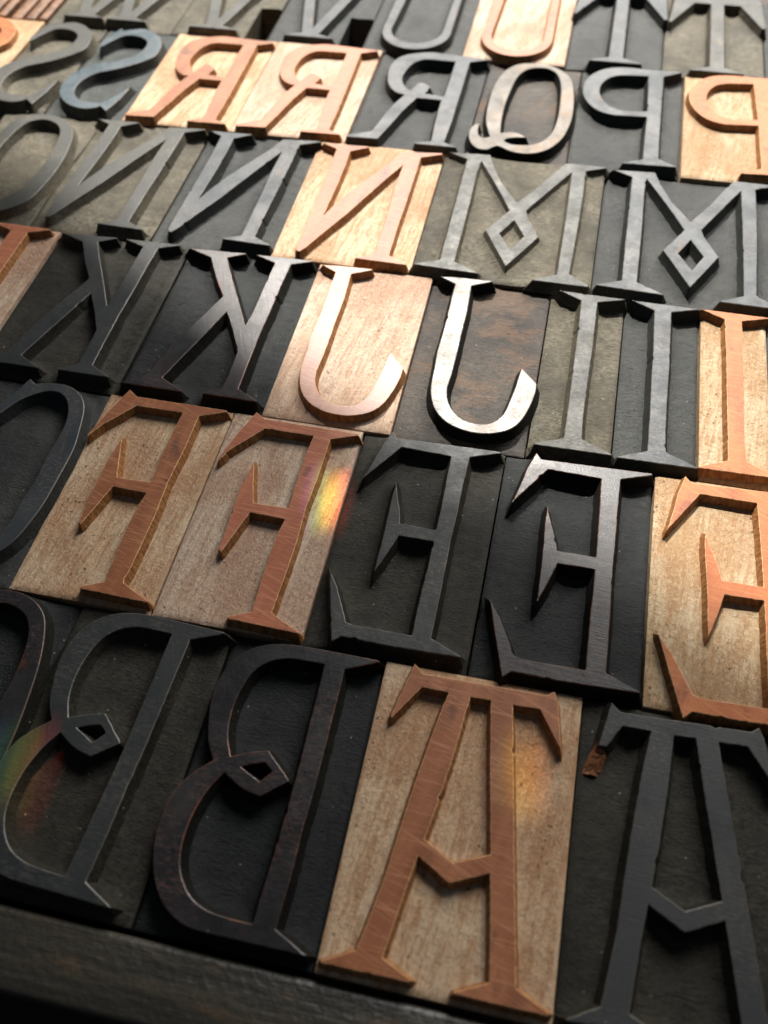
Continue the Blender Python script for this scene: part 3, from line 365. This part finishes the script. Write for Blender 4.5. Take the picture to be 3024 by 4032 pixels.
def vnoise(x, y, seed):
    """cheap smooth value noise on arrays"""
    r = np.random.RandomState(seed); g = r.rand(64, 64)
    xi = np.floor(x).astype(int); yi = np.floor(y).astype(int); fx = x-xi; fy = y-yi
    fx = fx*fx*(3-2*fx); fy = fy*fy*(3-2*fy)
    a = g[xi % 64, yi % 64]; b = g[(xi+1) % 64, yi % 64]; c = g[xi % 64, (yi+1) % 64]; d = g[(xi+1) % 64, (yi+1) % 64]
    return (a*(1-fx)+b*fx)*(1-fy)+(c*(1-fx)+d*fx)*fy-.5

def dist_loops(X, Y, loops):
    D = np.full(X.shape, 9.)
    for l in loops:
        n = len(l)
        for i in range(n):
            ax, ay = l[i]; bx, by = l[(i+1) % n]; dx = bx-ax; dy = by-ay; L = dx*dx+dy*dy+1e-12
            t = np.clip(((X-ax)*dx+(Y-ay)*dy)/L, 0, 1)
            D = np.minimum(D, (X-ax-t*dx)**2+(Y-ay-t*dy)**2)
    return np.sqrt(D)

def body_mesh(x0, x1, y0, y1, z, loops, kind, seed, notches=(), step=.0125, fillet=(.014, .020), rough=.0022, dish=.0):
    nx = max(4, int(round((x1-x0)/step))); ny = int(round((y1-y0)/step))
    xs = np.linspace(x0, x1, nx+1); ys = np.linspace(y0, y1, ny+1)
    X, Y = np.meshgrid(xs, ys)
    D = dist_loops(X, Y, loops)
    E = np.minimum(np.minimum(X-x0, x1-X), np.minimum(Y-y0, y1-Y))
    o1, o2 = seed*3.7, seed*1.9
    nz = vnoise(X*14+o1, Y*40+o2, seed)*.9 + vnoise(X*45+o1, Y*79+o2, seed+1)*.9 + vnoise(X*6+o2, Y*5+o1, seed+2)*1.3
    Z = z + rough*nz*np.clip(E/.01, 0, 1)
    Z += fillet[0]*np.exp(-(D/fillet[1])**1.4)
    Z -= dish*np.exp(-((D-.07)/.045)**2)*np.clip(E/.05, 0, 1)
    Z -= .006*np.exp(-E/.004)
    V = [(float(a), float(b), float(c)) for a, b, c in zip(X.ravel(), Y.ravel(), Z.ravel())]
    W = nx+1
    keep = np.ones((ny, nx), bool)
    for (a, b, c, d) in notches:
        cx = (xs[:-1]+xs[1:])/2; cy = (ys[:-1]+ys[1:])/2
        keep &= ~(((cx > a) & (cx < b))[None, :] & ((cy > c) & (cy < d))[:, None])
    F = []; M = []
    edges = {}
    for j in range(ny):
        for i in range(nx):
            if keep[j, i]:
                q = (j*W+i, j*W+i+1, (j+1)*W+i+1, (j+1)*W+i); F.append(q); M.append(0)
                if i == 0 or i == nx-1 or j == 0 or j == ny-1 or notches:
                    for k in range(4):
                        e = (q[k], q[(k+1) % 4]); r = (e[1], e[0])
                        if r in edges: del edges[r]
                        else: edges[e] = 1
    # keep only real rim edges
    used = {}
    for f in F:
        for k in range(4):
            e = tuple(sorted((f[k], f[(k+1) % 4]))); used[e] = used.get(e, 0)+1
    low = {}
    def lo(i):
        if i not in low:
            low[i] = len(V); V.append((V[i][0], V[i][1], -.385))
        return low[i]
    for (a, b) in edges:
        if used[tuple(sorted((a, b)))] == 1:
            F.append((a, lo(a), lo(b), b)); M.append(1)
    return V, F, M

# ------------------------------------------------------------------ the type blocks
HZ = .038
TYPE = {  # shoulder material, face material, wall material, shoulder level
 'light': ('maple', 'cherry', 'cutside', 0.), 'pink': ('maple_pink', 'cherry_pink', 'cutside', 0.), 'gloss': ('maple_pink', 'cherry_gloss', 'cutside', 0.), 'gold': ('maple_gold', 'cherry_orange', 'cutside', 0.),
 'ink': ('ink', 'ink_face', 'wall', -.024), 'olive': ('olive', 'olive_face', 'olive', -.018), 'grey': ('grey', 'grey_face', 'grey', -.022),
  'rubbed': ('copper', 'tan_face', 'wall', -.024),
 'copper': ('copper', 'copper_face', 'wall', -.024), 'blue': ('blue', 'blue_face', 'blue', -.022), 'dusty': ('dusty', 'dusty_sunlit_face', 'dusty', -.018),  # dusty is the olive type with sunlight painted in
 'shallow': ('dusty', 'dusty_sunlit_face', 'dusty', .002)}
GROUP = 'wood type letter blocks set in rows'
seed = [3]
def block(letter, row, x0, x1, kind, gx, gy, th, sc, label, notches=(), gap=.0035):
    seed[0] += 1
    sm, fm, wm, zs = TYPE[kind]
    em = 'rim_painted_highlight' if kind in ('light', 'pink', 'gold', 'gloss') else 'rim_red' if kind == 'ink' else 'rim'
    bx, by = (x0+x1)/2, row+.5
    root = bpy.data.objects.new('wood_type_block', None); col.objects.link(root)
    root.empty_display_size = .005
    root.location = (bx*S, by*S, (-.385+rng.uniform(-.003, .003))*S); root.rotation_euler = (0, 0, math.radians(rng.uniform(-.18, .18)))
    root['label'] = label; root['category'] = 'wood type'; root['group'] = GROUP
    ct, st = math.cos(th)*sc, math.sin(th)*sc
    loops = []
    if letter:
        for l in clean(GLYPH[letter]):
            loops.append([(ct*x-st*y+gx-bx, st*x+ct*y+gy-by) for x, y in l])
    y0, y1 = -.5+.005, .5-.003
    wr = random.Random(seed[0]*11)
    raw = loops
    loops = [weather(l, wr, *((.0004, .006, .0016) if kind in ('light', 'pink', 'gold', 'gloss') else (.0005, .016, .0028))) for l in loops]
    jit = rng.uniform(-.0015, .0015)
    light = kind in ('light', 'pink', 'gold', 'gloss')
    V, F, M = body_mesh(x0-bx+gap, x1-bx-gap, y0+jit, y1+jit, zs, raw or [[(9, 9), (9.1, 9), (9, 9.1)]], kind, seed[0],
                        [(a-bx, b-bx, c-by, d-by) for a, b, c, d in notches],
                        fillet=(.005, .008) if light else (.018, .026), rough=.0020 if light else .0030, dish=0 if light else .003)
    lift = .385
    V = [(x, y, z+lift) for x, y, z in V]
    side = MAT[sm]
    b = link('body', mk('body', V, F, [MAT[sm], side], M, 50), root)
    if letter:
        V, F, M = letter_mesh(loops, HZ+rng.uniform(-.0015, .0015), zs, (.012 if light else .021), .0022 if light else .0032)
        V = [(x, y, z+lift) for x, y, z in V]
        link('letter', mk('letter', V, F, [MAT[fm], MAT[wm], MAT[em]], M, 32, True), root)
    return root

def B(letter, row, x0, x1, kind, inst, label, **k):
    return block(letter, row, x0, x1, kind, *inst, label, **k)
# nearest row: C B B A A
B('C', 0, -1.66, -1.150, 'ink', (-1.3447, .5944, 0, 1), 'black inked block with a C in the nearest row, cut off by the left edge')
B('B', 0, -1.150, -.562, 'olive', (-.8706, .515, -.0423, .9936), 'dusty olive black block with mirrored B and a faint rainbow on it')
B('B', 0, -.562, -.003, 'ink', (-.296, .5046, 0, 1), 'clean black block with mirrored B, directly left of the pale A')
B('A', 0, -.003, .679, 'light', (.3383, .507, 0, 1), 'new pale wood block with red-brown A in the nearest row')
OLD_A = B('Abroken', 0, .679, 1.40, 'olive', (1.0126, .5123, .027, .9898), 'old dark block with an A whose left spur is broken off')
SCAR = (.742, .840)
# second row: G F F E E E
B('G', 1, -2.10, -1.446, 'grey', (-1.6569, 1.5167, 0, 1), 'dark grey block with a G, at the left edge beside a pale F')
B('F', 1, -1.446, -.880, 'light', (-1.1601, 1.5168, 0, 1), 'pale wood block with red-brown mirrored F, beside the dark G')
B('F', 1, -.880, -.314, 'pink', (-.5878, 1.5023, -.0048, .9934), 'pale pinkish block with mirrored F and a bright rainbow spot on it')
B('E', 1, -.314, .280, 'olive', (-.0116, 1.4993, 0, 1), 'matt dusty black block with mirrored E, right of the rainbow spot')
B('E', 1, .280, .870, 'ink', (.5849, 1.4927, .0079, 1.0152), 'glossy black block with mirrored E, upper half shining in the light')
B('E', 1, .870, 1.50, 'gold', (1.1779, 1.4803, .0244, 1.0347), 'golden pale block with orange mirrored E at the right edge')
# third row: L K K J J I I I
B('L', 2, -2.75, -2.125, 'pink', (-2.305, 2.50, 0, 1), 'pale block with red letter stem at the left edge beside a dark K')
B('K', 2, -2.125, -1.436, 'olive', (-1.7737, 2.5041, .0037, .9832), 'dusty olive block with mirrored K, beside the pale block at the left edge')
B('K', 2, -1.436, -.766, 'ink', (-1.1009, 2.4985, 0, 1), 'black block with mirrored K, left of the pale J')
B('J', 2, -.766, -.204, 'gloss', (-.4782, 2.4963, 0, 1), 'pale wood block with purplish J whose hook tip glares white')
B('J', 2, -.204, .356, 'copper', (.0959, 2.507, .0035, 1.009), 'dark block with shiny rubbed J and coppery patches on its ground')
B('I', 2, .356, .698, 'dusty', (.5385, 2.4962, 0, 1), 'olive dusty block with letter I, next to the coppery J block')
B('I', 2, .698, 1.034, 'grey', (.869, 2.4926, .0032, .9989), 'bluish black block with letter I, left of the pale I')
B('I', 2, 1.034, 1.322, 'gold', (1.178, 2.497, .006, .985), 'golden pale block with orange I near the right edge')
B(None, 2, 1.322, 1.95, 'grey', (0, 0, 0, 1), 'sliver of a dark block at the right picture edge beside the pale I')
# fourth row: O N N N M M
B('O', 3, -2.93, -2.322, 'dusty', (-2.5746, 3.4772, 0, 1), 'olive block with an O half in shade, cut by the left picture edge')
B('N', 3, -2.322, -1.660, 'dusty', (-1.992, 3.490, -.012, .978), 'olive brown block with mirrored N, right of the O')
B('N', 3, -1.660, -1.022, 'grey', (-1.3263, 3.4857, -.0102, .9765), 'silvery grey black block with mirrored N, left of the pale N')
B('N', 3, -1.022, -.321, 'light', (-.6563, 3.4731, 0, 1), 'pale wood block with pinkish brown mirrored N')
B('M', 3, -.321, .535, 'shallow', (.1131, 3.4888, .0029, 1.016), 'olive brown block with shallow M, directly right of the pale N')
B('M', 3, .535, 1.43, 'grey', (.9675, 3.4929, 0, 1), 'bluish grey block with a deeply cut M at the right edge')
# fifth row: S S S R R R Q P P
B('S', 4, -3.70, -3.137, 'gold', (-3.43, 4.470, .01, 1), 'pale block with orange mirrored S, mostly hidden past the left edge')
B('S', 4, -3.137, -2.700, 'dusty', (-2.9118, 4.4733, .0142, 1.0156), 'grey olive block with mirrored S, left of the bluish S')
B('S', 4, -2.700, -2.212, 'blue', (-2.4448, 4.4705, 0, 1), 'block with glossy petrol blue mirrored S, left of the pale R')
B('R', 4, -2.212, -1.556, 'light', (-1.8663, 4.4642, 0, 1), 'pale wood block with reddish mirrored R, next to the bluish S')
B('R', 4, -1.556, -.889, 'pink', (-1.209, 4.4691, .01, 1.0018), 'pale wood block with reddish mirrored R, next to the dark R')
B('R', 4, -.889, -.226, 'grey', (-.5576, 4.4739, -.0094, 1.0194), 'dark grey block with mirrored R, left of the Q')
B('Q', 4, -.226, .326, 'rubbed', (.0452, 4.475, 0, 1), 'brown-grey block with mirrored Q and a curled tail')
B('P', 4, .326, .916, 'grey', (.6178, 4.497, 0, 1), 'dark grey block with mirrored P, right of the Q')
B('P', 4, .916, 1.58, 'gold', (1.2115, 4.5019, .0178, .9909), 'pale wood block with orange-brown P at the right picture edge')
# farthest row: W V V U U T T T
B('W', 5, -3.140, -2.284, 'dusty', (-2.7225, 5, 0, 1), 'olive block with a W, behind the two dark S blocks')
B('V', 5, -2.284, -1.655, 'dusty', (-1.99, 4.99, 0, 1), 'olive block with a V and a sawn lower corner, next to the W block', notches=[(-1.79, -1.6, 4.9, 5.42)])
B('V', 5, -1.655, -1.035, 'grey', (-1.365, 4.99, 0, 1), 'grey block with a V and a sawn lower corner, beside the dark U', notches=[(-1.185, -1.0, 4.9, 5.41)])
B('U', 5, -1.035, -.402, 'grey', (-.715, 4.965, 0, 1), 'dark grey block with a U at the top edge of the picture')
B('U', 5, -.402, .220, 'pink', (-.095, 4.985, 0, 1), 'pale wood block with reddish U at the top edge of the picture')
B('T', 5, .220, .786, 'grey', (.507, 4.99, 0, 1), 'dark grey block with a T, directly right of the pale U')
B('T', 5, .786, 1.377, 'dusty', (1.09, 4.98, 0, 1), 'olive grey block with a T behind the pale P')
B(None, 5, 1.377, 2.0, 'grey', (0, 0, 0, 1), 'sliver of a dark block in the top right corner of the picture')


# the broken spur of the old A: a torn, unfinished scar running down to the shoulder
def scar(root, cx, cy):
    ox, oy = root.location[0]/S, root.location[1]/S
    r = random.Random(5); V = []; F = []
    nx, ny = 9, 12
    for j in range(ny+1):
        v = j/ny
        xa = cx - .014 - .040*v; xb = cx + .030 - .018*v; z = HZ-.006 - (.040)*min(1, v*1.1) - (.004 if 2 < j < 5 else 0)
        y = cy - .100*v
        for i in range(nx+1):
            u = i/nx
            e = .020*abs(2*u-1)**3
            V.append((xa+(xb-xa)*u-ox, y-oy+r.uniform(-.002, .002), z-e+.385+r.uniform(-.0022, .0022)))
    for j in range(ny):
        for i in range(nx):
            a = j*(nx+1)+i; F.append((a+nx+1, a+nx+2, a+1, a))
    o = link('broken_tip', mk('broken_tip', V, F, [MAT['scar']]), root); o['label'] = 'torn bare wood where the spur snapped off'
scar(OLD_A, *SCAR)

# ------------------------------------------------------------------ rail, spacers, tray
def box(name, x0, x1, y0, y1, z0, z1, mat, bev, parent=None, seg=3, nx=1):
    import bmesh
    bm = bmesh.new()
    bmesh.ops.create_cube(bm, size=1)
    for v in bm.verts:
        v.co = Vector(((x0+x1)/2*S+v.co.x*(x1-x0)*S, (y0+y1)/2*S+v.co.y*(y1-y0)*S, (z0+z1)/2*S+v.co.z*(z1-z0)*S))
    bmesh.ops.bevel(bm, geom=list(bm.edges), offset=bev*S, segments=seg, affect='EDGES', profile=.5)
    me = bpy.data.meshes.new(name); bm.to_mesh(me); bm.free()
    me.materials.append(mat)
    for p in me.polygons: p.use_smooth = True
    me.set_sharp_from_angle(angle=math.radians(40))
    return link(name, me, parent)
def tag(o, label, cat, group=None):
    o['label'] = label; o['category'] = cat
    if group: o['group'] = group
r = box('wooden_rail', -2.4, 2.6, -.235, -.014, -.385, -.006, MAT['rail'], .022, seg=5)
tag(r, 'dark worn wooden rail with pale rubbed edge along the front of the letter rows', 'rail')
f = mk('tray_floor', [(-6, -3, -.386), (5, -3, -.386), (5, 9, -.386), (-6, 9, -.386)], [(0, 1, 2, 3)], [MAT['tray']])
o = link('tray_floor', f); o['kind'] = 'structure'
# upright brown spacers seen end-on behind the pale S
x = -3.165
for k in range(10):
    w = .055+.018*((k*7) % 3)/2
    s = box('wooden_spacer', x-w, x, 5.06, 5.55, -.384, -.02-.006*(k % 3), MAT['brown'], .008)
    tag(s, 'brown upright wooden strip behind the pale block in the top left corner', 'spacer', 'brown wooden strips at the top left')
    x -= w+.035

# ------------------------------------------------------------------ camera
camd = bpy.data.cameras.new('camera'); cam = bpy.data.objects.new('camera', camd); col.objects.link(cam)
CX, CY, CZ, RA, RB, RC = (0.352076, -0.316961, 2.823900, 0.252473, 0.614284, -0.046641)
R = Matrix.Rotation(RA, 4, 'Z') @ Matrix.Rotation(RB, 4, 'X') @ Matrix.Rotation(RC, 4, 'Z')
cam.matrix_world = Matrix.Translation((CX*S, CY*S, CZ*S)) @ R
camd.sensor_fit = 'VERTICAL'; camd.sensor_height = 36; camd.sensor_width = 27; camd.lens = 3500/4032*36
camd.clip_start = .01; camd.clip_end = 50
camd.dof.use_dof = True
fp = Vector((.05*S, 1.75*S, .03*S)); view = -(R.to_3x3() @ Vector((0, 0, 1)))
camd.dof.focus_distance = (fp-Vector((CX*S, CY*S, CZ*S))).dot(view)
camd.dof.aperture_fstop = 15
scene.camera = cam

# ------------------------------------------------------------------ light
w = bpy.data.worlds.new('World'); scene.world = w; w.use_nodes = True
bg = w.node_tree.nodes['Background']; bg.inputs[0].default_value = (.66, .80, 1.0, 1); bg.inputs[1].default_value = .07
def aim(o, src, dst):
    o.location = src; o.rotation_euler = (Vector(dst)-Vector(src)).to_track_quat('-Z', 'Y').to_euler()
# the window behind the tray
ad = bpy.data.lights.new('window_light', 'AREA'); ad.shape = 'RECTANGLE'; ad.size = .75; ad.size_y = .55; ad.energy = WIN; ad.color = (1.0, .97, .92)
a = bpy.data.objects.new('window_light', ad); col.objects.link(a)
aim(a, (.28, 1.08, .74), (0, .11, 0))
# the sun shaft through it
def shaft(name, centre, rx, ry, energy, color, d=2.5, blend=.25, rad=.012, direction=(-.50, 2.45, 2.80), rot=0):
    dv = Vector(direction).normalized()
    c = Vector((centre[0]*S, centre[1]*S, 0))
    l = bpy.data.lights.new(name, 'SPOT'); l.energy = energy; l.color = color; l.shadow_soft_size = rad; l.spot_blend = blend
    h0 = max(math.atan(rx*S/d), math.radians(.6)); l.spot_size = 2*h0; r0 = math.tan(h0)*d/S
    o = bpy.data.objects.new(name, l); col.objects.link(o)
    aim(o, c+dv*d, c)
    o.rotation_euler = (o.rotation_euler.to_matrix() @ Matrix.Rotation(math.radians(rot), 3, 'Z')).to_euler()
    o.scale = (rx/r0, ry*dv.z/r0, 1)
    return o
SUN = (1., .955, .885)
def sun_shaft(edge, along, direction, d=4., half=15., blend=.009, rad=.012):
    # a wide cone whose straight-looking rim falls along one line across the tray
    dv = Vector(direction).normalized(); b = Vector((edge[0]*S, edge[1]*S, 0)); L = b+dv*d
    t = Vector((along[0], along[1], 0)).normalized(); m = t.cross(dv).normalized()
    if m.y < 0: m = -m
    h = math.radians(half); ax = -dv*math.cos(h)+m*math.sin(h)
    l = bpy.data.lights.new('sun_shaft', 'SPOT'); l.energy = SUNE*(d/2.5)**2; l.color = SUN; l.shadow_soft_size = rad; l.spot_blend = blend
    l.spot_size = 2*h
    o = bpy.data.objects.new('sun_shaft', l); col.objects.link(o); o.location = L
    o.rotation_euler = ax.to_track_quat('-Z', 'Y').to_euler()
sun_shaft((-.65, 2.20), (.861, -.485), (-.50, 2.38, 2.80))
# prism colours thrown on three blocks
def prism(cx, cy, rx, ry, e, cols, dx, dy, rot):
    for k, c in enumerate(cols):
        shaft('prism_light', (cx+dx*k, cy+dy*k), rx, ry, e*c[1]*(.6/2.5)**2, c[0], d=.6, blend=.9, rad=.001, rot=rot)
GRN = ((.25, 1., .12), .35); YEL = ((1., .70, .02), .8); ORG = ((1., .38, .01), .8); RED = ((1., .08, .05), .8); BLU = ((.1, .75, 1.), .35); VIO = ((.5, .2, 1.), .16)
prism(-.435, 1.60, .042, .19, 640, [VIO, GRN, YEL, ORG, RED], .030, .012, -8)
prism(.42, .64, .050, .17, 150, [VIO, GRN, YEL, YEL, ORG], .035, .012, -8)
prism(-1.18, .33, .060, .20, 330, [BLU, GRN, YEL, RED], .055, .012, -8)

# ------------------------------------------------------------------ render settings
scene.view_settings.view_transform = 'Standard'; scene.view_settings.look = 'None'
scene.view_settings.exposure = 0; scene.view_settings.gamma = 1
scene.cycles.use_denoising = True
scene.cycles.max_bounces = 6
scene.render.film_transparent = False
